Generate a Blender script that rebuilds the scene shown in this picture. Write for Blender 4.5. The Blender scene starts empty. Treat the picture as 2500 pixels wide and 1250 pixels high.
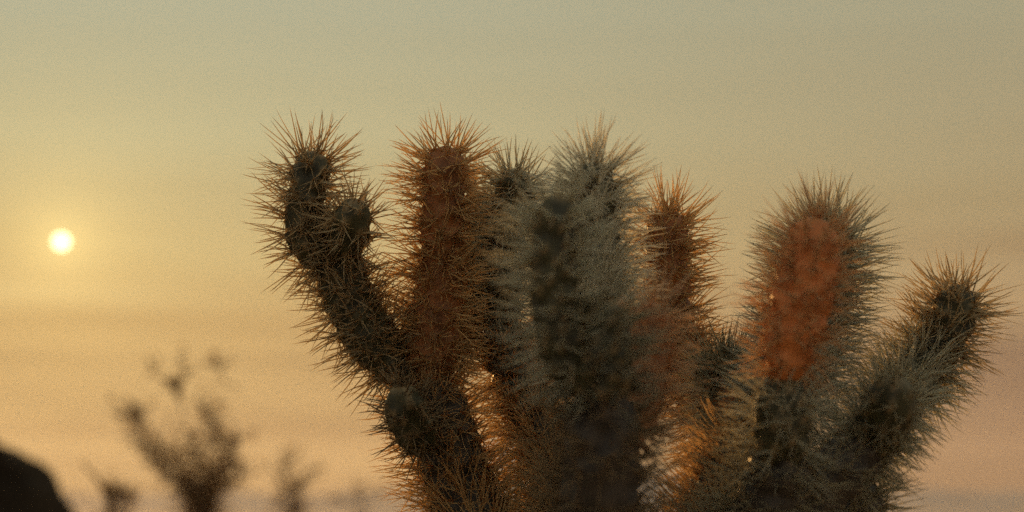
import bpy, math, random
import numpy as np
from mathutils import Vector, Matrix, Quaternion

R = math.radians
rng = np.random.default_rng(11)
random.seed(5)
sc = bpy.context.scene
col = sc.collection

# ------------------------------------------------------------------ camera
HFOV = R(24.0)
FPX = 1250 / math.tan(HFOV / 2)          # focal length in photograph pixels
PITCH = math.atan(640 / FPX)
CAM = Vector((0.0, 0.0, 1.20))
cam_d = bpy.data.cameras.new('camera')
cam_d.sensor_width = 36.0
cam_d.lens = 18.0 / math.tan(HFOV / 2)
cam_d.clip_start = 0.05
cam_d.clip_end = 60000
cam_d.dof.use_dof = True
cam_d.dof.focus_distance = 1.50
cam_d.dof.aperture_fstop = 7.0
cam = bpy.data.objects.new('camera', cam_d)
col.objects.link(cam)
cam.location = CAM
cam.rotation_euler = (R(90) + PITCH, 0, 0)
sc.camera = cam

FWD = Vector((0, math.cos(PITCH), math.sin(PITCH)))
UP = Vector((0, -math.sin(PITCH), math.cos(PITCH)))
RIGHT = Vector((1, 0, 0))

def at(px, py, D):
    """a place in the scene: seen at photograph pixel px, py, standing D metres off"""
    return CAM + FWD * D + RIGHT * ((px - 1250) / FPX * D) + UP * ((625 - py) / FPX * D)

# ------------------------------------------------------------------ sky and sun
SUN_DIR = (at(150, 590, 1.0) - CAM).normalized()
SUN_EL = math.asin(SUN_DIR.z)
SUN_AZ = math.atan2(SUN_DIR.x, SUN_DIR.y)     # from +Y towards +X

world = bpy.data.worlds.new('World')
sc.world = world
world.use_nodes = True
nt = world.node_tree
nt.nodes.clear()

def N(tree, kind, **kw):
    n = tree.nodes.new(kind)
    for k, v in kw.items():
        setattr(n, k, v)
    return n

def math_node(tree, op, a, b=None, c=None, clamp=False):
    n = N(tree, 'ShaderNodeMath', operation=op, use_clamp=clamp)
    for i, v in enumerate((a, b, c)):
        if v is None:
            continue
        if isinstance(v, (int, float)):
            n.inputs[i].default_value = v
        else:
            tree.links.new(v, n.inputs[i])
    return n.outputs[0]

def ramp(tree, fac, stops, interp='EASE'):
    n = N(tree, 'ShaderNodeValToRGB')
    n.color_ramp.interpolation = interp
    e = n.color_ramp.elements
    e[0].position, e[0].color = stops[0][0], (*stops[0][1], 1)
    e[1].position, e[1].color = stops[-1][0], (*stops[-1][1], 1)
    for p, c in stops[1:-1]:
        x = e.new(p)
        x.color = (*c, 1)
    tree.links.new(fac, n.inputs[0])
    return n.outputs[0]

def mix(tree, fac, a, b, mode='MIX'):
    n = N(tree, 'ShaderNodeMix', data_type='RGBA', blend_type=mode)
    for s, v in ((n.inputs[0], fac), (n.inputs[6], a), (n.inputs[7], b)):
        if isinstance(v, (int, float)):
            s.default_value = v
        elif isinstance(v, tuple):
            s.default_value = (*v, 1) if len(v) == 3 else v
        else:
            tree.links.new(v, s)
    return n.outputs[2]

tc = N(nt, 'ShaderNodeTexCoord')
direction = tc.outputs['Generated']
sep = N(nt, 'ShaderNodeSeparateXYZ')
nt.links.new(direction, sep.inputs[0])
elev = math_node(nt, 'ARCSINE', sep.outputs[2])                     # radians
dot = N(nt, 'ShaderNodeVectorMath', operation='DOT_PRODUCT')
nt.links.new(direction, dot.inputs[0])
dot.inputs[1].default_value = SUN_DIR
ang = math_node(nt, 'ARCCOSINE', math_node(nt, 'MINIMUM', dot.outputs['Value'], 1.0))
# smoke drifting in level streaks bends the gradient up and down a little
mp = N(nt, 'ShaderNodeMapping')
mp.inputs['Scale'].default_value = (3.0, 3.0, 42.0)
nt.links.new(direction, mp.inputs[0])
streak = N(nt, 'ShaderNodeTexNoise')
streak.inputs['Scale'].default_value = 1.25
streak.inputs['Detail'].default_value = 4.0
streak.inputs['Roughness'].default_value = 0.5
nt.links.new(mp.outputs[0], streak.inputs[0])
st = math_node(nt, 'SUBTRACT', streak.outputs['Fac'], 0.5)
low = N(nt, 'ShaderNodeMapRange', interpolation_type='SMOOTHSTEP')      # the smoke lies low
low.inputs['From Min'].default_value = R(10)
low.inputs['From Max'].default_value = R(3)
low.inputs['To Min'].default_value = 0.12
nt.links.new(elev, low.inputs[0])
st = math_node(nt, 'MULTIPLY', st, low.outputs[0])
el2 = math_node(nt, 'ADD', elev, math_node(nt, 'MULTIPLY', st, 0.08))
f = math_node(nt, 'DIVIDE', math_node(nt, 'ADD', el2, R(2)), R(92), clamp=True)
P = lambda deg: (deg + 2) / 92
sun_side = ramp(nt, f, [
    (0.0, (0.42, 0.25, 0.105)), (P(0.5), (0.49, 0.295, 0.115)), (P(2.5), (0.525, 0.335, 0.125)),
    (P(4.5), (0.54, 0.352, 0.130)), (P(6.5), (0.55, 0.415, 0.170)), (P(9), (0.51, 0.46, 0.24)),
    (P(12), (0.445, 0.445, 0.28)), (P(25), (0.42, 0.44, 0.32)), (1.0, (0.36, 0.40, 0.34))], 'LINEAR')
far_side = ramp(nt, f, [
    (0.0, (0.16, 0.095, 0.055)), (P(1.0), (0.165, 0.097, 0.070)), (P(3), (0.215, 0.131, 0.086)),
    (P(5.5), (0.36, 0.245, 0.12)), (P(7.5), (0.37, 0.29, 0.145)), (P(12), (0.36, 0.335, 0.20)),
    (P(25), (0.35, 0.36, 0.26)), (1.0, (0.36, 0.40, 0.34))], 'LINEAR')
away = N(nt, 'ShaderNodeMapRange', interpolation_type='SMOOTHSTEP')
away.inputs['From Min'].default_value = R(3)
away.inputs['From Max'].default_value = R(27)
nt.links.new(ang, away.inputs[0])
base = mix(nt, away.outputs[0], sun_side, far_side)
# unseen sky opposite the sun, brightened to fill the cactus front: rosy, then pale
anti_side = ramp(nt, f, [(0.0, (0.40, 0.32, 0.25)), (P(6), (0.47, 0.38, 0.30)), (P(20), (0.47, 0.44, 0.34)), (1.0, (0.36, 0.40, 0.34))], 'LINEAR')
back = N(nt, 'ShaderNodeMapRange', interpolation_type='SMOOTHSTEP')
back.inputs['From Min'].default_value = R(35)
back.inputs['From Max'].default_value = R(110)
nt.links.new(ang, back.inputs[0])
base = mix(nt, back.outputs[0], base, anti_side)
# the aureole of the low sun in the smoke
def glow(width, colour, amp, prev):
    g = math_node(nt, 'EXPONENT', math_node(nt, 'MULTIPLY', ang, -1.0 / R(width)))
    return mix(nt, math_node(nt, 'MULTIPLY', g, amp), prev, colour, 'ADD')
base = glow(0.85, (1.0, 0.76, 0.26), 0.36, base)
base = glow(2.6, (1.0, 0.66, 0.16), 0.25, base)
bright = math_node(nt, 'ADD', math_node(nt, 'MULTIPLY', st, 0.95), 1.0)
base = mix(nt, 1.0, base, bright, 'MULTIPLY')
base = mix(nt, 1.0, base, (0.955, 0.955, 1.02), 'MULTIPLY')
# the sun's disc, dimmed by the smoke
disc = N(nt, 'ShaderNodeMapRange', interpolation_type='SMOOTHSTEP')
disc.inputs['From Min'].default_value = R(0.146)
disc.inputs['From Max'].default_value = R(0.138)
nt.links.new(ang, disc.inputs[0])
base = mix(nt, disc.outputs[0], base, (3.4, 3.7, 2.2), 'ADD')
sky = N(nt, 'ShaderNodeTexSky', sky_type='NISHITA')
sky.sun_disc = False
sky.sun_elevation = SUN_EL
sky.sun_rotation = SUN_AZ
sky.dust_density = 6.0
sky.air_density = 1.0
sky.ozone_density = 1.0
bg_sky = N(nt, 'ShaderNodeBackground')
bg_sky.inputs[1].default_value = 0.0
nt.links.new(sky.outputs[0], bg_sky.inputs[0])
bg = N(nt, 'ShaderNodeBackground')
bg.inputs[1].default_value = 1.0
nt.links.new(base, bg.inputs[0])
add = N(nt, 'ShaderNodeAddShader')
nt.links.new(bg.outputs[0], add.inputs[0])
nt.links.new(bg_sky.outputs[0], add.inputs[1])
wo = N(nt, 'ShaderNodeOutputWorld')
nt.links.new(add.outputs[0], wo.inputs[0])

sun_d = bpy.data.lights.new('sun', 'SUN')
sun_d.energy = 5.0
sun_d.angle = R(0.6)
sun_d.color = (1.0, 0.52, 0.16)
sun = bpy.data.objects.new('sun', sun_d)
col.objects.link(sun)
sun.rotation_euler = SUN_DIR.to_track_quat('Z', 'Y').to_euler()
sun.location = (-4, 20, 6)

sc.view_settings.view_transform = 'Standard'
sc.view_settings.look = 'None'
sc.view_settings.exposure = 0.0
sc.view_settings.gamma = 1.0
sc.cycles.use_denoising = False
sc.cycles.use_adaptive_sampling = True
sc.cycles.adaptive_threshold = 0.03
sc.cycles.adaptive_min_samples = 32
sc.cycles.max_bounces = 8
sc.cycles.diffuse_bounces = 4
sc.cycles.transmission_bounces = 6
sc.cycles.sample_clamp_indirect = 4.0

# ------------------------------------------------------------------ helpers
def tag(o, label=None, cat=None, group=None, kind=None):
    for k, v in (('label', label), ('category', cat), ('group', group), ('kind', kind)):
        if v:
            o[k] = v
    return o

def empty(name, loc):
    o = bpy.data.objects.new(name, None)
    o.empty_display_size = 0.1
    o.location = loc
    col.objects.link(o)
    return o

def mesh_obj(name, verts, faces, mat, parent=None, smooth=True, attrs=None, loops=None):
    """verts (n,3) array; faces list, or an (m,3)/(m,4) array"""
    me = bpy.data.meshes.new(name)
    verts = np.asarray(verts, dtype=np.float32)
    if isinstance(faces, np.ndarray):
        m, k = faces.shape
        me.vertices.add(len(verts))
        me.vertices.foreach_set('co', verts.ravel())
        me.loops.add(m * k)
        me.loops.foreach_set('vertex_index', faces.astype(np.int32).ravel())
        me.polygons.add(m)
        me.polygons.foreach_set('loop_start', np.arange(0, m * k, k, dtype=np.int32))
        me.update(calc_edges=True)
    else:
        me.from_pydata([tuple(map(float, v)) for v in verts], [], faces)
    if smooth:
        me.polygons.foreach_set('use_smooth', np.ones(len(me.polygons), dtype=bool))
    for nm, arr in (attrs or {}).items():
        a = me.attributes.new(nm, 'FLOAT', 'POINT')
        a.data.foreach_set('value', np.asarray(arr, dtype=np.float32))
    me.materials.append(mat)
    me.validate()
    o = bpy.data.objects.new(name, me)
    col.objects.link(o)
    if parent is not None:
        o.parent = parent
    return o

def norm(a):
    return a / np.maximum(np.linalg.norm(a, axis=-1, keepdims=True), 1e-9)

def catmull(pts, n):
    """smooth curve through the rows of pts, n samples evenly spaced by length"""
    pts = np.asarray(pts, float)
    if len(pts) == 2:
        pts = np.array([pts[0], (pts[0] + pts[1]) / 2, pts[1]])
    ext = np.vstack([2 * pts[0] - pts[1], pts, 2 * pts[-1] - pts[-2]])
    out = []
    for i in range(len(pts) - 1):
        p0, p1, p2, p3 = ext[i:i + 4]
        t = np.linspace(0, 1, 24, endpoint=False)[:, None]
        out.append(0.5 * (2 * p1 + (p2 - p0) * t + (2 * p0 - 5 * p1 + 4 * p2 - p3) * t ** 2
                          + (-p0 + 3 * p1 - 3 * p2 + p3) * t ** 3))
    out = np.vstack(out + [pts[-1:]])
    d = np.r_[0, np.cumsum(np.linalg.norm(np.diff(out[:, :3], axis=0), axis=1))]
    s = np.linspace(0, d[-1], n)
    return np.stack([np.interp(s, d, out[:, k]) for k in range(out.shape[1])], 1), s

def frames(c):
    t = norm(np.gradient(c, axis=0))
    u = np.zeros_like(t)
    ref = np.array([0.31, -0.8, 0.2])
    u[0] = norm(ref - t[0] * ref.dot(t[0]))
    for i in range(1, len(t)):
        v = u[i - 1] - t[i] * u[i - 1].dot(t[i])
        u[i] = norm(v)
    return t, u, np.cross(t, u)

# ------------------------------------------------------------------ materials
def material(name):
    m = bpy.data.materials.new(name)
    m.use_nodes = True
    m.node_tree.nodes.clear()
    out = N(m.node_tree, 'ShaderNodeOutputMaterial')
    return m, m.node_tree, out

def skin_material(name, lo, hi, speck):
    m, t, out = material(name)
    p = N(t, 'ShaderNodeBsdfPrincipled')
    tcn = N(t, 'ShaderNodeTexCoord')
    nz = N(t, 'ShaderNodeTexNoise')
    nz.inputs['Scale'].default_value = 70
    nz.inputs['Detail'].default_value = 6
    t.links.new(tcn.outputs['Object'], nz.inputs[0])
    c = ramp(t, nz.outputs['Fac'], [(0.3, lo), (0.62, hi)])
    a = N(t, 'ShaderNodeAttribute', attribute_name='areole')
    c = mix(t, a.outputs['Fac'], c, speck)
    t.links.new(c, p.inputs['Base Color'])
    p.inputs['Roughness'].default_value = 0.62
    nz2 = N(t, 'ShaderNodeTexNoise')
    nz2.inputs['Scale'].default_value = 420
    t.links.new(tcn.outputs['Object'], nz2.inputs[0])
    b = N(t, 'ShaderNodeBump')
    b.inputs['Strength'].default_value = 0.35
    b.inputs['Distance'].default_value = 0.001
    t.links.new(nz2.outputs['Fac'], b.inputs['Height'])
    t.links.new(b.outputs[0], p.inputs['Normal'])
    t.links.new(p.outputs[0], out.inputs[0])
    return m

def spine_material(name, root, shaft, shaft2, tip, trans=0.62):
    """papery sheathed spines: light comes through them"""
    m, t, out = material(name)
    along = N(t, 'ShaderNodeAttribute', attribute_name='along')
    var = N(t, 'ShaderNodeAttribute', attribute_name='variety')
    sh = mix(t, var.outputs['Fac'], shaft, shaft2)
    n = N(t, 'ShaderNodeMapRange')
    n.inputs['From Min'].default_value = 0.0
    n.inputs['From Max'].default_value = 0.25
    t.links.new(along.outputs['Fac'], n.inputs[0])
    age = N(t, 'ShaderNodeAttribute', attribute_name='age')      # older spines weather darker
    sh = mix(t, age.outputs['Fac'], sh, tuple(x * 0.42 for x in shaft2))
    c = mix(t, n.outputs[0], root, sh)
    n2 = N(t, 'ShaderNodeMapRange')
    n2.inputs['From Min'].default_value = 0.7
    n2.inputs['From Max'].default_value = 1.0
    t.links.new(along.outputs['Fac'], n2.inputs[0])
    c = mix(t, math_node(t, 'MULTIPLY', n2.outputs[0], 0.5), c, tip)
    p = N(t, 'ShaderNodeBsdfPrincipled')
    t.links.new(c, p.inputs['Base Color'])
    p.inputs['Roughness'].default_value = 0.75
    p.inputs['Specular IOR Level'].default_value = 0.12
    tr = N(t, 'ShaderNodeBsdfTranslucent')
    g = N(t, 'ShaderNodeGamma')                  # light crosses two walls of the sheath
    g.inputs[1].default_value = 0.5
    t.links.new(c, g.inputs[0])
    t.links.new(g.outputs[0], tr.inputs[0])
    mx = N(t, 'ShaderNodeMixShader')
    mx.inputs[0].default_value = trans
    t.links.new(p.outputs[0], mx.inputs[1])
    t.links.new(tr.outputs[0], mx.inputs[2])
    t.links.new(mx.outputs[0], out.inputs[0])
    return m

M = {}
M['green'] = skin_material('cholla_skin', (0.022, 0.021, 0.007), (0.058, 0.052, 0.018), (0.30, 0.21, 0.10))
M['brown'] = skin_material('cholla_skin_brown', (0.16, 0.060, 0.016), (0.33, 0.128, 0.036), (0.28, 0.17, 0.08))
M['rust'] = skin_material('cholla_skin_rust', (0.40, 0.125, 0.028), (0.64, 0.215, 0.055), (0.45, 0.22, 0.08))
M['bark'] = skin_material('cholla_bark', (0.020, 0.015, 0.010), (0.050, 0.036, 0.022), (0.10, 0.07, 0.04))
M['sp_straw'] = spine_material('spines_straw', (0.45, 0.27, 0.10), (0.66, 0.47, 0.24), (0.60, 0.50, 0.32), (0.45, 0.28, 0.14))
M['sp_grey'] = spine_material('spines_grey', (0.52, 0.44, 0.26), (0.70, 0.63, 0.43), (0.62, 0.60, 0.46), (0.56, 0.46, 0.30), 0.5)
M['sp_brown'] = spine_material('spines_brown', (0.58, 0.27, 0.08), (0.80, 0.49, 0.20), (0.74, 0.54, 0.28), (0.58, 0.33, 0.14))
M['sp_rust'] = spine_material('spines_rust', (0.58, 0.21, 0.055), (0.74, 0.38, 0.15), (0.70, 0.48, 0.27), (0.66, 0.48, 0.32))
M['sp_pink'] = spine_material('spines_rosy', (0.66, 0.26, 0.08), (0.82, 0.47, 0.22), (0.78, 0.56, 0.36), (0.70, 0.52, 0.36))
M['sp_olive'] = spine_material('spines_olive', (0.30, 0.23, 0.12), (0.44, 0.37, 0.22), (0.40, 0.37, 0.26), (0.34, 0.26, 0.15), 0.5)
M['sp_silver'] = spine_material('spines_silver', (0.62, 0.52, 0.32), (0.86, 0.78, 0.58), (0.80, 0.76, 0.60), (0.74, 0.60, 0.42), 0.55)
M['sp_dark'] = spine_material('spines_dark', (0.18, 0.11, 0.05), (0.30, 0.20, 0.10), (0.26, 0.20, 0.12), (0.20, 0.12, 0.06), 0.35)

# ------------------------------------------------------------------ cholla
def cholla_joint(plant, pts, skin, spine, length=112, spacing=0.0094, per=10, name='stem_joint',
                 label=None, taper_base=0.72, fat=0.93, round_tip=True, old=0.45, stiff=False):
    """pts: base to tip, rows of (photo x, photo y, distance, core half-width in photo pixels)"""
    W = []
    for (x, y, D, hw) in pts:
        p = at(x, y, D) - plant.location
        W.append((p.x, p.y, p.z, hw * D / FPX * fat))
    tipD = pts[-1][2]
    L = length * tipD / FPX
    total = sum((Vector(W[i + 1][:3]) - Vector(W[i][:3])).length for i in range(len(W) - 1))
    n = max(16, int(total / 0.0024))
    c4, s = catmull(W, n)
    c, r = c4[:, :3], c4[:, 3]
    S = s[-1]
    prof = np.ones(n)
    if round_tip:
        rt = r[-1] * 1.25
        k = np.clip((s - (S - rt)) / rt, 0, 1)
        prof *= np.sqrt(np.clip(1 - k ** 2, 0.0, 1))
    kb = np.clip(1 - s / (r[0] * 1.6), 0, 1)
    prof *= 1 - (1 - taper_base) * kb ** 2
    rr = np.maximum(r * prof, 0.0006)
    # slow swelling so no joint is a perfect cylinder
    rr *= 1 + 0.05 * np.sin(s / S * 5.0 + rng.uniform(0, 6))
    t, u, v = frames(c)
    slope = np.gradient(rr, s)
    # lattice of tubercles winding round the joint
    sA, pA = [], []
    row, x = 0, spacing * 0.3
    twist = rng.uniform(0, 6.28)
    while x < S:
        ra = np.interp(x, s, rr)
        young = 1 - 0.22 * min(1, max(0, 1 - (S - x) / (r[-1] * 2.4))) if round_tip else 1.0   # areoles crowd at a growing tip
        na = max(1, int(round(2 * math.pi * ra / (spacing * young))))
        for j in range(na):
            sA.append(x + rng.normal(0, spacing * 0.20))
            pA.append(twist + (j + 0.5 * (row % 2)) * 2 * math.pi / na + rng.normal(0, 0.20) * min(1, 6 / na))
        row += 1
        sl = abs(np.interp(x, s, slope))
        x += spacing * young * 0.86 / math.sqrt(1 + min(sl, 3.0) ** 2)
    sA.append(S - 0.0002)
    pA.append(0.0)
    sA, pA = np.clip(np.array(sA), 0, S), np.array(pA)
    # core surface
    seg = 28
    phi = np.linspace(0, 2 * math.pi, seg, endpoint=False)
    SS, PP = np.meshgrid(s, phi, indexing='ij')
    RRv = np.repeat(rr[:, None], seg, 1)
    bump = np.zeros_like(SS)
    wool = np.zeros_like(SS)
    for a, b in zip(sA, pA):
        ra = np.interp(a, s, rr)
        sel = np.abs(s - a) < spacing * 0.75
        if not sel.any():
            continue
        dp = (PP[sel] - b + math.pi) % (2 * math.pi) - math.pi
        d2 = ((SS[sel] - a) / (spacing * 0.62)) ** 2 + (dp * ra / (spacing * 0.50)) ** 2
        bump[sel] = np.maximum(bump[sel], np.clip(1 - d2, 0, 1) ** 0.7)
        wool[sel] = np.maximum(wool[sel], np.clip(1 - d2 / 0.22, 0, 1))
    radial = u[:, None, :] * np.cos(PP)[..., None] + v[:, None, :] * np.sin(PP)[..., None]
    RR2 = RRv * (1 - 0.16) + bump * np.minimum(0.0044, 0.30 * RRv)
    verts = c[:, None, :] + radial * RR2[..., None]
    verts = verts.reshape(-1, 3)
    i = np.arange(n - 1)[:, None] * seg
    j = np.arange(seg)[None, :]
    j2 = (j + 1) % seg
    faces = np.stack([i + j, i + j2, i + seg + j2, i + seg + j], -1).reshape(-1, 4)
    o = mesh_obj(name, verts, faces, M[skin], plant, attrs={'areole': wool.ravel()})
    if label:
        o['label'] = label
    # spines: every areole carries a star of them
    ca = np.stack([np.interp(sA, s, c[:, k]) for k in range(3)], 1)
    ta = norm(np.stack([np.interp(sA, s, t[:, k]) for k in range(3)], 1))
    ua = norm(np.stack([np.interp(sA, s, u[:, k]) for k in range(3)], 1))
    va = np.cross(ta, ua)
    ra = np.interp(sA, s, rr)
    sla = np.clip(np.interp(sA, s, slope), -6, 6)
    rad = ua * np.cos(pA)[:, None] + va * np.sin(pA)[:, None]
    nrm = norm(rad - ta * (np.clip(sla, -2.5, 0.6))[:, None])
    side = np.cross(nrm, ta)
    side = norm(np.where(np.linalg.norm(side, axis=1, keepdims=True) < 1e-3, ua, side))
    upd = np.cross(side, nrm)
    base = ca + rad * (ra * 0.97 + 0.0010)[:, None]
    B, Dr, Ln, Ww = [], [], [], []
    m = len(sA)
    flat = 0 if stiff else 2
    for q in range(per + flat):
        long = stiff or q < round(per * 0.66)
        if q >= per:                             # short ones lie down over the skin in a lattice
            th = rng.uniform(R(66), R(92), m)
            ps = (q + rng.uniform(0, 1, m)) * math.pi
            ln = spacing * rng.uniform(0.8, 1.9, m)
        elif long:
            th = np.abs(rng.normal(R(14 if stiff else 20), R(11 if stiff else 16), m))
            ps = rng.uniform(0, 2 * math.pi, m)
            ln = L * rng.uniform(0.60, 1.16, m)
        else:
            th = rng.uniform(R(45), R(84), m)
            ps = (q / (per * 0.5)) * 2 * math.pi + rng.normal(0, 0.5, m)
            ln = L * rng.uniform(0.26, 0.62, m)
        d = (nrm * np.cos(th)[:, None] + (upd * np.cos(ps)[:, None] + side * np.sin(ps)[:, None]) * np.sin(th)[:, None]
             + ta * 0.14)
        B.append(base + (upd * rng.normal(0, 0.0013, (m, 1)) + side * rng.normal(0, 0.0013, (m, 1))))
        Dr.append(norm(d)); Ln.append(ln)
        Ww.append(np.full(m, 0.00051 if long else 0.00040) * rng.uniform(0.8, 1.2, m))
    B, Dr, Ln, Ww = np.vstack(B), np.vstack(Dr), np.concatenate(Ln), np.concatenate(Ww)
    Ww = Ww * (0.55 + 0.45 * tipD / 1.5)
    keep = rng.random(len(Ln)) < 0.93
    B, Dr, Ln, Ww = B[keep], Dr[keep], Ln[keep], Ww[keep]
    age = np.clip(np.tile(old * (1 - sA / S), per + flat)[keep] + rng.normal(0, 0.12, len(Ln)), 0, 1)
    sp = spines_mesh('spines', B, Dr, Ln, Ww, M[spine], o, age)
    tag(sp, kind='stuff')
    return o

def spines_mesh(name, B, Dr, Ln, Ww, mat, parent, age=None):
    m = len(Ln)
    ref = np.where(np.abs(Dr[:, 2:3]) < 0.9, np.array([[0, 0, 1.0]]), np.array([[1.0, 0, 0]]))
    a = norm(np.cross(Dr, ref))
    b = np.cross(Dr, a)
    bend = (a * rng.normal(0, 1, (m, 1)) + b * rng.normal(0, 1, (m, 1))) * (Ln * 0.022)[:, None]
    rings, along = [], []
    for f, w, bf in ((0.0, 1.0, 0.0), (0.5, 0.82, 1.0), (0.82, 0.45, 0.6)):
        ctr = B + Dr * (Ln * f)[:, None] + bend * bf
        for k in range(3):
            th = 2 * math.pi * k / 3 + f
            rings.append(ctr + (a * math.cos(th) + b * math.sin(th)) * (Ww * w)[:, None])
            along.append(np.full(m, f))
    rings.append(B + Dr * Ln[:, None])
    along.append(np.full(m, 1.0))
    V = np.stack(rings, 1)                       # m, 10, 3
    A = np.stack(along, 1)
    tri = []
    for lv in (0, 3):
        for k in range(3):
            k2 = (k + 1) % 3
            tri += [(lv + k, lv + k2, lv + 3 + k2), (lv + k, lv + 3 + k2, lv + 3 + k)]
    for k in range(3):
        tri.append((6 + k, 6 + (k + 1) % 3, 9))
    tri = np.array(tri)
    F = (np.arange(m)[:, None, None] * 10 + tri[None]).reshape(-1, 3)
    var = np.repeat(rng.random(m), 10)
    return mesh_obj(name, V.reshape(-1, 3), F, mat, parent, attrs={'along': A.ravel(), 'variety': var,
                    'age': np.repeat(np.zeros(m) if age is None else age, 10)})

# ------------------------------------------------------------------ ground
def ground_height(x, y):
    return 0.05 * np.sin(x * 0.37 + 1.3) * np.cos(y * 0.29) + 0.02 * np.sin(x * 1.7 + y * 1.1)

rad = np.r_[0, np.geomspace(0.5, 13500, 90)]
th = np.linspace(0, 2 * math.pi, 96, endpoint=False)
RRg, TT = np.meshgrid(rad, th, indexing='ij')
gx, gy = RRg * np.cos(TT), RRg * np.sin(TT)
gz = ground_height(gx, gy) * np.clip(1 - RRg / 400, 0, 1)
gv = np.stack([gx, gy, gz], -1).reshape(-1, 3)
ii = np.arange(len(rad) - 1)[:, None] * 96
jj = np.arange(96)[None, :]
gf = np.stack([ii + jj, ii + 96 + jj, ii + 96 + (jj + 1) % 96, ii + (jj + 1) % 96], -1).reshape(-1, 4)
m, t, out = material('desert_gravel')
p = N(t, 'ShaderNodeBsdfPrincipled')
tcn = N(t, 'ShaderNodeTexCoord')
n1 = N(t, 'ShaderNodeTexNoise'); n1.inputs['Scale'].default_value = 0.8; n1.inputs['Detail'].default_value = 8
n2 = N(t, 'ShaderNodeTexVoronoi'); n2.inputs['Scale'].default_value = 38
t.links.new(tcn.outputs['Object'], n1.inputs[0]); t.links.new(tcn.outputs['Object'], n2.inputs[0])
c = ramp(t, n1.outputs['Fac'], [(0.3, (0.22, 0.16, 0.10)), (0.7, (0.36, 0.27, 0.18))])
c = mix(t, 0.35, c, n2.outputs['Color'], 'SOFT_LIGHT')
t.links.new(c, p.inputs['Base Color']); p.inputs['Roughness'].default_value = 0.95
b = N(t, 'ShaderNodeBump'); b.inputs['Strength'].default_value = 0.7; b.inputs['Distance'].default_value = 0.02
t.links.new(n2.outputs['Distance'], b.inputs['Height']); t.links.new(b.outputs[0], p.inputs['Normal'])
t.links.new(p.outputs[0], out.inputs[0])
tag(mesh_obj('ground', gv, gf, m), 'pale gravelly desert floor under the cactus', kind='structure')

# ------------------------------------------------------------------ far mountains
def rock_material(name, lo, hi, scale):
    m, t, out = material(name)
    p = N(t, 'ShaderNodeBsdfPrincipled')
    tcn = N(t, 'ShaderNodeTexCoord')
    nz = N(t, 'ShaderNodeTexNoise'); nz.inputs['Scale'].default_value = scale; nz.inputs['Detail'].default_value = 9
    t.links.new(tcn.outputs['Object'], nz.inputs[0])
    c = ramp(t, nz.outputs['Fac'], [(0.32, lo), (0.68, hi)])
    t.links.new(c, p.inputs['Base Color']); p.inputs['Roughness'].default_value = 0.95; p.inputs['Specular IOR Level'].default_value = 0.1
    b = N(t, 'ShaderNodeBump'); b.inputs['Strength'].default_value = 0.8; b.inputs['Distance'].default_value = 0.4 / scale
    t.links.new(nz.outputs['Fac'], b.inputs['Height']); t.links.new(b.outputs[0], p.inputs['Normal'])
    t.links.new(p.outputs[0], out.inputs[0])
    return m

def mountains():
    D = 9000.0
    xs = np.linspace(-9000, 9000, 260)
    ys = np.linspace(-1, 1, 41)
    crest_px = [(-3000, 1215), (-800, 1212), (0, 1216), (300, 1210), (520, 1200), (760, 1206), (980, 1180), (1120, 1120), (1200, 1070),
                (1265, 1048), (1330, 1075), (1450, 1120), (1600, 1150), (1750, 1172), (1950, 1185), (2150, 1198), (2500, 1205), (3500, 1200), (6000, 1215)]
    cx = np.array([(a - 1250) / FPX * D for a, _ in crest_px])
    cz = np.array([CAM.z + math.tan(PITCH + math.atan((625 - b) / FPX)) * D for _, b in crest_px])
    crest = np.interp(xs, cx, cz)
    jag = sum(np.sin(xs / w + ph) * a for w, ph, a in ((310, 1, 9), (131, 2.2, 6), (57, 0.4, 4), (23, 3, 2)))
    crest = np.maximum(crest + jag, 20)
    V = np.zeros((len(xs), len(ys), 3))
    for k, q in enumerate(ys):
        V[:, k, 0] = xs
        V[:, k, 1] = D + q * 1500 + 90 * np.sin(xs / 420 + q * 4)
        fall = (1 - abs(q)) ** 1.25
        ridges = 1 - 0.22 * (1 - fall) * np.abs(np.sin(xs / 170 + 3 * q)) * (fall > 0)
        V[:, k, 2] = crest * fall * ridges - 2 * (abs(q) == 1)
    n2_ = len(ys)
    i = np.arange(len(xs) - 1)[:, None] * n2_
    j = np.arange(n2_ - 1)[None, :]
    F = np.stack([i + j, i + n2_ + j, i + n2_ + j + 1, i + j + 1], -1).reshape(-1, 4)
    o = mesh_obj('mountains', V.reshape(-1, 3), F, rock_material('mountain_rock', (0.20, 0.20, 0.22), (0.30, 0.30, 0.32), 0.004))
    tag(o, 'far blue-grey mountain ridge low on the horizon', kind='structure')
mountains()

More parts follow.
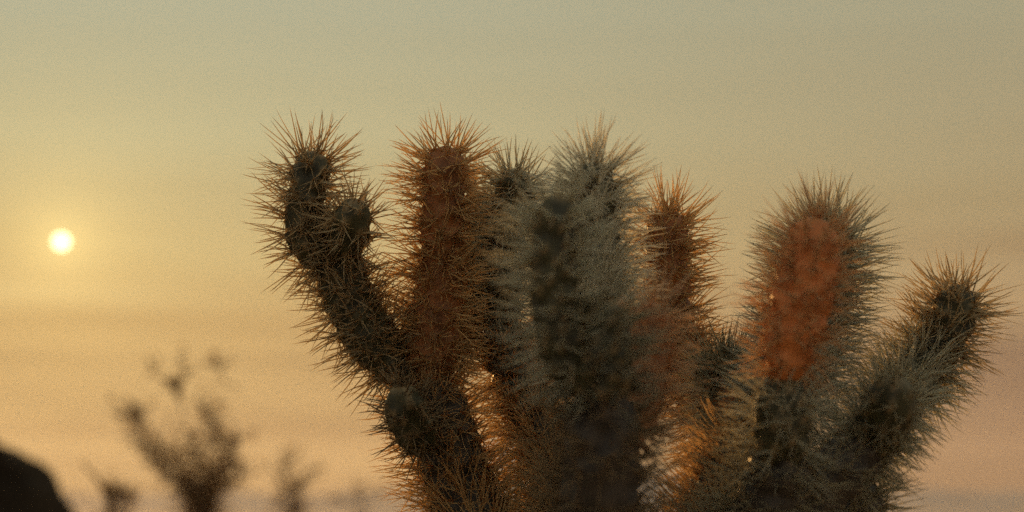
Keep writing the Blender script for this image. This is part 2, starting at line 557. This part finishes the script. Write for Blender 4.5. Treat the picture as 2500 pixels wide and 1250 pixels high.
# ------------------------------------------------------------------ dark boulder, lower left
def boulder():
    import bmesh
    D = 14.0
    root = at(-280, 1255, D)
    bm = bmesh.new()
    bmesh.ops.create_icosphere(bm, subdivisions=5, radius=1.0)
    from mathutils import noise
    for vtx in bm.verts:
        d = vtx.co.normalized()
        k = 1 + 0.16 * noise.noise(d * 1.4 + Vector((3, 1, 7))) + 0.10 * noise.noise(d * 3.7) + 0.045 * noise.noise(d * 9) + 0.015 * noise.noise(d * 23)
        # flattened facets, as weathered desert rock has
        k -= 0.05 * abs(noise.noise(d * 2.3 + Vector((9, 2, 2))))
        vtx.co = Vector((d.x * 1.35, d.y * 1.3, d.z * 1.12)) * k
    me = bpy.data.meshes.new('boulder')
    bm.to_mesh(me); bm.free()
    for pl in me.polygons:
        pl.use_smooth = True
    me.materials.append(rock_material('varnished_rock', (0.014, 0.009, 0.005), (0.030, 0.019, 0.010), 2.2))
    o = bpy.data.objects.new('boulder', me)
    col.objects.link(o)
    o.location = (root.x, D, 0.655)
    o.rotation_euler = (0, 0, 0.5)
    return tag(o, 'dark rounded boulder at the lower left corner below the sun', 'boulder')
boulder()

# ------------------------------------------------------------------ desert shrubs, far out of focus
def bark_material(name, c):
    m, t, out = material(name)
    p = N(t, 'ShaderNodeBsdfPrincipled')
    nz = N(t, 'ShaderNodeTexNoise'); nz.inputs['Scale'].default_value = 30
    t.links.new(ramp(t, nz.outputs['Fac'], [(0.3, tuple(x * 0.7 for x in c)), (0.7, tuple(x * 1.3 for x in c))]), p.inputs['Base Color'])
    p.inputs['Roughness'].default_value = 0.9
    t.links.new(p.outputs[0], out.inputs[0])
    return m
def leaf_material(name, c):
    m, t, out = material(name)
    d = N(t, 'ShaderNodeBsdfPrincipled'); d.inputs['Roughness'].default_value = 0.85; d.inputs['Specular IOR Level'].default_value = 0.1
    nz = N(t, 'ShaderNodeTexNoise'); nz.inputs['Scale'].default_value = 9
    cc = ramp(t, nz.outputs['Fac'], [(0.3, tuple(x * 0.75 for x in c)), (0.7, tuple(x * 1.25 for x in c))])
    t.links.new(cc, d.inputs['Base Color'])
    tr = N(t, 'ShaderNodeBsdfTranslucent'); t.links.new(cc, tr.inputs[0])
    mx = N(t, 'ShaderNodeMixShader'); mx.inputs[0].default_value = 0.5
    t.links.new(d.outputs[0], mx.inputs[1]); t.links.new(tr.outputs[0], mx.inputs[2]); t.links.new(mx.outputs[0], out.inputs[0])
    return m
M['twig'] = bark_material('shrub_bark', (0.20, 0.12, 0.06))
M['leaf'] = leaf_material('shrub_leaf', (0.20, 0.125, 0.05))

def tube(pts, r0, r1, n=None, seg=5):
    n = n or max(4, 3 * len(pts))
    c, s = catmull(pts, n)
    t, u, v = frames(c)
    r = np.linspace(r0, r1, n)
    ph = np.linspace(0, 2 * math.pi, seg, endpoint=False)
    V = c[:, None, :] + (u[:, None, :] * np.cos(ph)[None, :, None] + v[:, None, :] * np.sin(ph)[None, :, None]) * r[:, None, None]
    i = np.arange(n - 1)[:, None] * seg
    j = np.arange(seg)[None, :]
    F = np.stack([i + j, i + (j + 1) % seg, i + seg + (j + 1) % seg, i + seg + j], -1).reshape(-1, 4)
    return V.reshape(-1, 3), F

def shrub(D, root_px, limbs, label, leafy=1.0):
    """limbs: rows of photo points the limb passes, then the size of the clump at its end"""
    g = at(root_px, 1255, D)
    root = empty('creosote_shrub', (g.x, D, 0.0))
    tag(root, label, 'shrub', 'creosote shrubs out of focus below the sun')
    LV, LF, off = [], [], 0
    leaves = []
    for (px_pts, r, leaf_n, spread) in limbs:
        P3 = [np.zeros(3) + rng.normal(0, 0.03, 3) * [1, 1, 0]]
        depth = rng.uniform(-0.25, 0.25)
        for k, (x, y) in enumerate(px_pts):
            q = at(x, y, D + depth * (k + 1) / len(px_pts)) - root.location
            P3.append(np.array(q))
        P3.insert(1, P3[0] * 0.35 + P3[1] * 0.65 + np.array([0, 0, -0.12])) if px_pts[0][1] > 1100 else P3.pop(0)
        V, F = tube(P3, r * 1.5, r * 0.5, seg=6)
        o = mesh_obj('branch', V, F, M['twig'], root)
        c, s = catmull(P3, 60)
        # twigs and leaves along the visible upper part of the limb
        TV, TF, to = [], [], 0
        for q in range(leaf_n):
            f_ = rng.uniform(0.45, 1.0) ** 0.7
            b0 = c[int(f_ * 59)]
            d = norm(rng.normal(0, 1, 3) * [1, 1, 0.6] + np.array([0, 0, 0.75]))
            ln = spread * rng.uniform(0.4, 1.0)
            mid = b0 + d * ln * 0.5 + rng.normal(0, 0.012, 3)
            V, F = tube([b0, mid, b0 + d * ln], 0.0032, 0.0013, n=5, seg=4)
            TV.append(V); TF.append(F + to); to += len(V)
            for _ in range(int(2.3 * leafy)):
                w = rng.uniform(0.25, 1.05)
                leaves.append(b0 + d * ln * w + rng.normal(0, 0.016, 3))
        if TV:
            mesh_obj('twigs', np.vstack(TV), np.vstack(TF), M['twig'], o)['kind'] = 'stuff'
    leaves = np.array(leaves)
    k = len(leaves)
    a = norm(rng.normal(0, 1, (k, 3))); b = norm(np.cross(a, rng.normal(0, 1, (k, 3))))
    sz = rng.uniform(0.008, 0.016, (k, 1))
    nn = np.cross(a, b)
    V = np.stack([leaves - a * sz, leaves + b * sz * 0.5 + nn * sz * 0.15, leaves + a * sz, leaves - b * sz * 0.5 + nn * sz * 0.15], 1).reshape(-1, 3)
    F = np.arange(k * 4).reshape(-1, 4)
    mesh_obj('leaves', V, F, M['leaf'], root, smooth=False)['kind'] = 'stuff'
    return root

shrub(8.0, 480, [
    ([(470, 1240), (405, 1160), (362, 1090), (335, 1040), (318, 1000)], 0.0078, 120, 0.122),
    ([(470, 1230), (440, 1160), (400, 1100), (385, 1060)], 0.0067, 90, 0.114),
    ([(480, 1230), (474, 1130), (448, 1010), (432, 955)], 0.0034, 4, 0.072),
    ([(478, 1190), (450, 1030), (436, 965), (424, 925)], 0.0039, 0, 0.072),
    ([(436, 965), (428, 945), (420, 925)], 0.0095, 9, 0.043),
    ([(432, 950), (448, 915), (440, 880), (432, 868)], 0.0034, 4, 0.051),
    ([(425, 945), (392, 925), (372, 900), (360, 880)], 0.0028, 4, 0.043),
    ([(432, 955), (470, 905), (505, 888), (540, 905), (552, 945)], 0.0022, 9, 0.066),
    ([(500, 1230), (525, 1150), (535, 1080), (515, 1030), (488, 990)], 0.0073, 120, 0.106),
    ([(505, 1230), (545, 1130), (562, 1080), (580, 1060)], 0.0050, 79, 0.114),
    ([(510, 1240), (560, 1200), (585, 1160), (590, 1130)], 0.0067, 97, 0.114),
    ([(490, 1240), (482, 1170), (470, 1100), (462, 1060)], 0.0056, 90, 0.114),
    ([(480, 1245), (450, 1220), (425, 1205)], 0.0067, 9, 0.087),
    ([(470, 1245), (420, 1180), (375, 1140), (345, 1125)], 0.0060, 40, 0.085),
    ([(500, 1235), (540, 1170), (575, 1110), (572, 1080)], 0.0060, 40, 0.090),
    ([(485, 1235), (505, 1140), (500, 1070)], 0.0060, 40, 0.085),
    ([(485, 1235), (440, 1120), (425, 1050)], 0.0050, 30, 0.080),
], 'tall thin-branched blurred shrub, largest of those below the sun', 1.0)
shrub(7.0, 270, [
    ([(262, 1235), (240, 1180), (215, 1145), (200, 1128)], 0.0073, 9, 0.051),
    ([(275, 1240), (290, 1205), (312, 1192)], 0.0073, 67, 0.074),
    ([(290, 1245), (320, 1220), (335, 1205)], 0.0067, 57, 0.074),
    ([(265, 1245), (248, 1205), (236, 1175)], 0.0062, 9, 0.059),
], 'small blurred shrub right beside the dark boulder', 0.9)
shrub(9.0, 720, [
    ([(715, 1240), (702, 1180), (692, 1125), (690, 1095)], 0.0056, 67, 0.114),
    ([(715, 1240), (675, 1170), (650, 1115)], 0.0050, 9, 0.079),
    ([(725, 1245), (735, 1190), (742, 1160)], 0.0067, 79, 0.122),
    ([(725, 1245), (765, 1170), (782, 1135)], 0.0034, 5, 0.072),
    ([(715, 1250), (690, 1220), (670, 1200)], 0.0050, 11, 0.116),
], 'low blurred shrub between the tall shrub and the cactus', 0.9)
shrub(10.0, 885, [
    ([(880, 1245), (866, 1195), (868, 1158)], 0.0050, 9, 0.102),
    ([(895, 1250), (915, 1215), (930, 1200)], 0.0045, 9, 0.102),
    ([(870, 1250), (830, 1230), (810, 1215)], 0.0045, 9, 0.102),
], 'lowest blurred shrub tucked against the left foot of the cactus', 0.9)

# ------------------------------------------------------------------ the cactus
foot = at(1400, 1255, 1.36)
plant = empty('cholla_cactus', (foot.x, foot.y, 0.0))
tag(plant, 'tall many-armed cholla cactus bristling with long spines against the sunset', 'cactus')
J = lambda pts, skin, spine, **kw: cholla_joint(plant, pts, skin, spine, **kw)

# trunk, below the picture
def trunk():
    pts = [(0, 0, -0.05), (0.01, 0.01, 0.3), (-0.012, 0.0, 0.62), (0.0, 0.0, 0.9), (0.0, 0.0, 1.06)]
    V, F = tube(pts, 0.055, 0.036, n=60, seg=24)
    o = mesh_obj('trunk', V, F, M['bark'], plant, attrs={'areole': np.zeros(len(V))})
    c, s = catmull(pts, 200)
    k = 9000
    idx = rng.integers(6, 200, k); ph = rng.uniform(0, 6.283, k)
    rr = np.interp(idx, [0, 199], [0.055, 0.036])
    rad = np.stack([np.cos(ph), np.sin(ph), np.zeros(k)], 1)
    B = c[idx] + rad * rr[:, None] * 0.98
    Dr = norm(rad + rng.normal(0, 0.45, (k, 3)))
    sp = spines_mesh('spines', B, Dr, rng.uniform(0.012, 0.028, k), np.full(k, 0.0004), M['sp_dark'], o)
    tag(sp, kind='stuff')
trunk()
HUB = (1400, 1640, 1.36)

# left cluster
J([(1330, 1560, 1.38, 130), (1200, 1380, 1.45, 110), (1135, 1230, 1.49, 98), (1095, 1090, 1.50, 90), (1060, 985, 1.50, 82), (1035, 915, 1.50, 70)],
  'bark', 'sp_brown', length=122, spacing=0.0112, per=7, old=0.7)
J([(1045, 1090, 1.47, 40), (1010, 1050, 1.455, 48), (988, 995, 1.445, 50), (978, 938, 1.44, 44)], 'green', 'sp_dark', length=84, per=5, spacing=0.0098, old=0.2,
  label='small dark knob-like joint low on the left stem')
J([(1010, 935, 1.50, 55), (955, 880, 1.50, 64), (890, 800, 1.50, 68), (845, 710, 1.50, 62), (815, 600, 1.50, 50)], 'green', 'sp_straw', length=108, per=8, old=0.6)
J([(815, 640, 1.50, 45), (762, 600, 1.50, 50), (742, 540, 1.50, 50), (752, 460, 1.50, 49), (770, 368, 1.50, 46)], 'green', 'sp_straw', length=114, per=9,
  label='curved green joint at the tip of the leftmost arm')
J([(832, 640, 1.50, 38), (848, 590, 1.485, 45), (860, 535, 1.475, 46), (866, 484, 1.47, 43)], 'green', 'sp_straw', length=90, per=6, spacing=0.0098,
  label='short green joint budding inside the leftmost arm')
J([(1045, 950, 1.50, 58), (1046, 880, 1.50, 64), (1060, 790, 1.50, 65), (1072, 690, 1.50, 60), (1076, 610, 1.50, 56)], 'brown', 'sp_brown', length=104, per=9)
J([(1073, 660, 1.50, 50), (1078, 560, 1.50, 56), (1085, 450, 1.50, 52), (1088, 355, 1.50, 49)], 'brown', 'sp_brown', length=110,
  label='upright brown joint, tallest of the cactus')
J([(1060, 860, 1.56, 50), (1130, 780, 1.58, 54), (1165, 660, 1.58, 52), (1158, 560, 1.58, 48), (1150, 470, 1.58, 44)], 'green', 'sp_grey', length=100)

# behind the centre, left
J([(1400, 1330, 1.45, 80), (1355, 1120, 1.52, 70), (1290, 985, 1.56, 60), (1240, 880, 1.56, 56), (1220, 780, 1.56, 50)], 'bark', 'sp_brown', length=105)
J([(1225, 840, 1.56, 44), (1222, 700, 1.55, 50), (1240, 560, 1.54, 48), (1262, 412, 1.53, 42)], 'green', 'sp_grey', length=98)

# centre
J([(1400, 1700, 1.36, 150), (1450, 1480, 1.24, 125), (1462, 1250, 1.16, 108), (1470, 1080, 1.15, 100), (1468, 940, 1.15, 88)],
  'bark', 'sp_dark', length=150, spacing=0.0120, per=6, old=0.3)
J([(1468, 1010, 1.15, 74), (1465, 920, 1.15, 82), (1472, 820, 1.15, 68), (1478, 730, 1.15, 52)], 'green', 'sp_olive', length=110, spacing=0.0098, per=7, old=0.8, stiff=True)
J([(1440, 960, 1.15, 60), (1390, 870, 1.15, 66), (1358, 760, 1.15, 58), (1354, 610, 1.15, 58), (1363, 474, 1.15, 54)], 'green', 'sp_grey', length=118,
  spacing=0.0094, per=8, old=0.45, stiff=True, label='blurred green joint in front at the middle of the cactus')
J([(1480, 930, 1.30, 60), (1455, 760, 1.35, 58), (1455, 580, 1.37, 58), (1448, 395, 1.38, 54)], 'green', 'sp_silver', length=120, per=12, spacing=0.0084, old=0.2,
  label='pale densely bristled joint behind the middle one')
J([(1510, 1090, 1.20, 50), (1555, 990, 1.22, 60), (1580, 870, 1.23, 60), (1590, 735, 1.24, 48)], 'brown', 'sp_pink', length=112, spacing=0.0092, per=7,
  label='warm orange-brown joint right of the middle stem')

# right of the centre, behind
J([(1860, 1320, 1.40, 70), (1800, 1140, 1.47, 60), (1735, 1030, 1.52, 52), (1695, 940, 1.54, 52), (1665, 830, 1.54, 48)], 'brown', 'sp_brown', length=98)
J([(1672, 880, 1.54, 44), (1645, 760, 1.54, 50), (1630, 640, 1.54, 51), (1628, 510, 1.54, 46)], 'brown', 'sp_brown', length=112,
  label='upright brown joint just right of the middle, behind')
J([(1850, 1120, 1.42, 50), (1810, 1000, 1.42, 56), (1770, 920, 1.45, 54), (1760, 865, 1.45, 46)], 'brown', 'sp_olive', length=104, spacing=0.0078, per=11)

# right cluster
J([(1450, 1680, 1.36, 140), (1700, 1480, 1.30, 125), (1850, 1320, 1.26, 115), (1895, 1180, 1.25, 95), (1908, 1080, 1.25, 78)], 'bark', 'sp_olive', length=150, spacing=0.0120, per=6, old=0.6)
J([(1650, 1420, 1.36, 90), (1745, 1280, 1.38, 100), (1810, 1150, 1.38, 86), (1822, 1040, 1.38, 66)], 'bark', 'sp_brown', length=112)
J([(1905, 1150, 1.25, 60), (1908, 1060, 1.24, 70), (1912, 985, 1.24, 64), (1912, 915, 1.24, 54)], 'green', 'sp_grey', length=118, old=0.5, per=6, spacing=0.0098)
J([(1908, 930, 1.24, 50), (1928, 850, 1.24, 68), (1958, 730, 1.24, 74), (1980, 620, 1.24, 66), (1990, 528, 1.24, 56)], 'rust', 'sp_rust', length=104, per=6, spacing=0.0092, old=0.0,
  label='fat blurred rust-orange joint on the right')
J([(1900, 990, 1.36, 60), (1960, 860, 1.42, 74), (2000, 700, 1.44, 80), (2012, 600, 1.44, 72), (2010, 530, 1.44, 60)], 'green', 'sp_grey', length=122, spacing=0.0082)
J([(1850, 1330, 1.27, 70), (1950, 1225, 1.27, 76), (2050, 1150, 1.28, 76), (2130, 1080, 1.30, 66)], 'bark', 'sp_olive', length=130, spacing=0.0115, per=6, old=0.5)
J([(2080, 1120, 1.31, 54), (2140, 1055, 1.29, 66), (2172, 985, 1.275, 66), (2186, 915, 1.27, 56)], 'green', 'sp_olive', length=100, per=5, old=0.4, spacing=0.0100,
  label='blurred green joint below the rightmost arm')
J([(2080, 1120, 1.36, 50), (2150, 1020, 1.40, 60), (2225, 935, 1.43, 58), (2275, 860, 1.45, 50)], 'green', 'sp_grey', length=108, old=0.2)
J([(2255, 900, 1.44, 46), (2305, 820, 1.45, 56), (2330, 760, 1.45, 56), (2348, 695, 1.45, 50)], 'green', 'sp_straw', length=112,
  label='green joint at the tip of the rightmost arm')
J([(1880, 1360, 1.33, 70), (1990, 1285, 1.33, 92), (2075, 1235, 1.34, 86), (2135, 1200, 1.35, 66)], 'bark', 'sp_olive', length=112, per=8)

# ------------------------------------------------------------------ smoky air
def haze():
    h, z0, z1 = 14000.0, -3.0, 420.0
    V = np.array([(x, y, z) for z in (z0, z1) for x, y in ((-h, -h), (h, -h), (h, h), (-h, h))])
    F = [(3, 2, 1, 0), (4, 5, 6, 7), (0, 1, 5, 4), (1, 2, 6, 5), (2, 3, 7, 6), (3, 0, 4, 7)]
    m, t, out = material('smoky_air')
    v = N(t, 'ShaderNodeVolumePrincipled')
    v.inputs['Color'].default_value = (0.86, 0.84, 0.82, 1)
    v.inputs['Density'].default_value = 3.0e-5
    v.inputs['Anisotropy'].default_value = 0.3
    t.links.new(v.outputs[0], out.inputs['Volume'])
    o = mesh_obj('haze', V, F, m, smooth=False)
    tag(o, 'thin smoky evening air over the desert', kind='stuff')
haze()
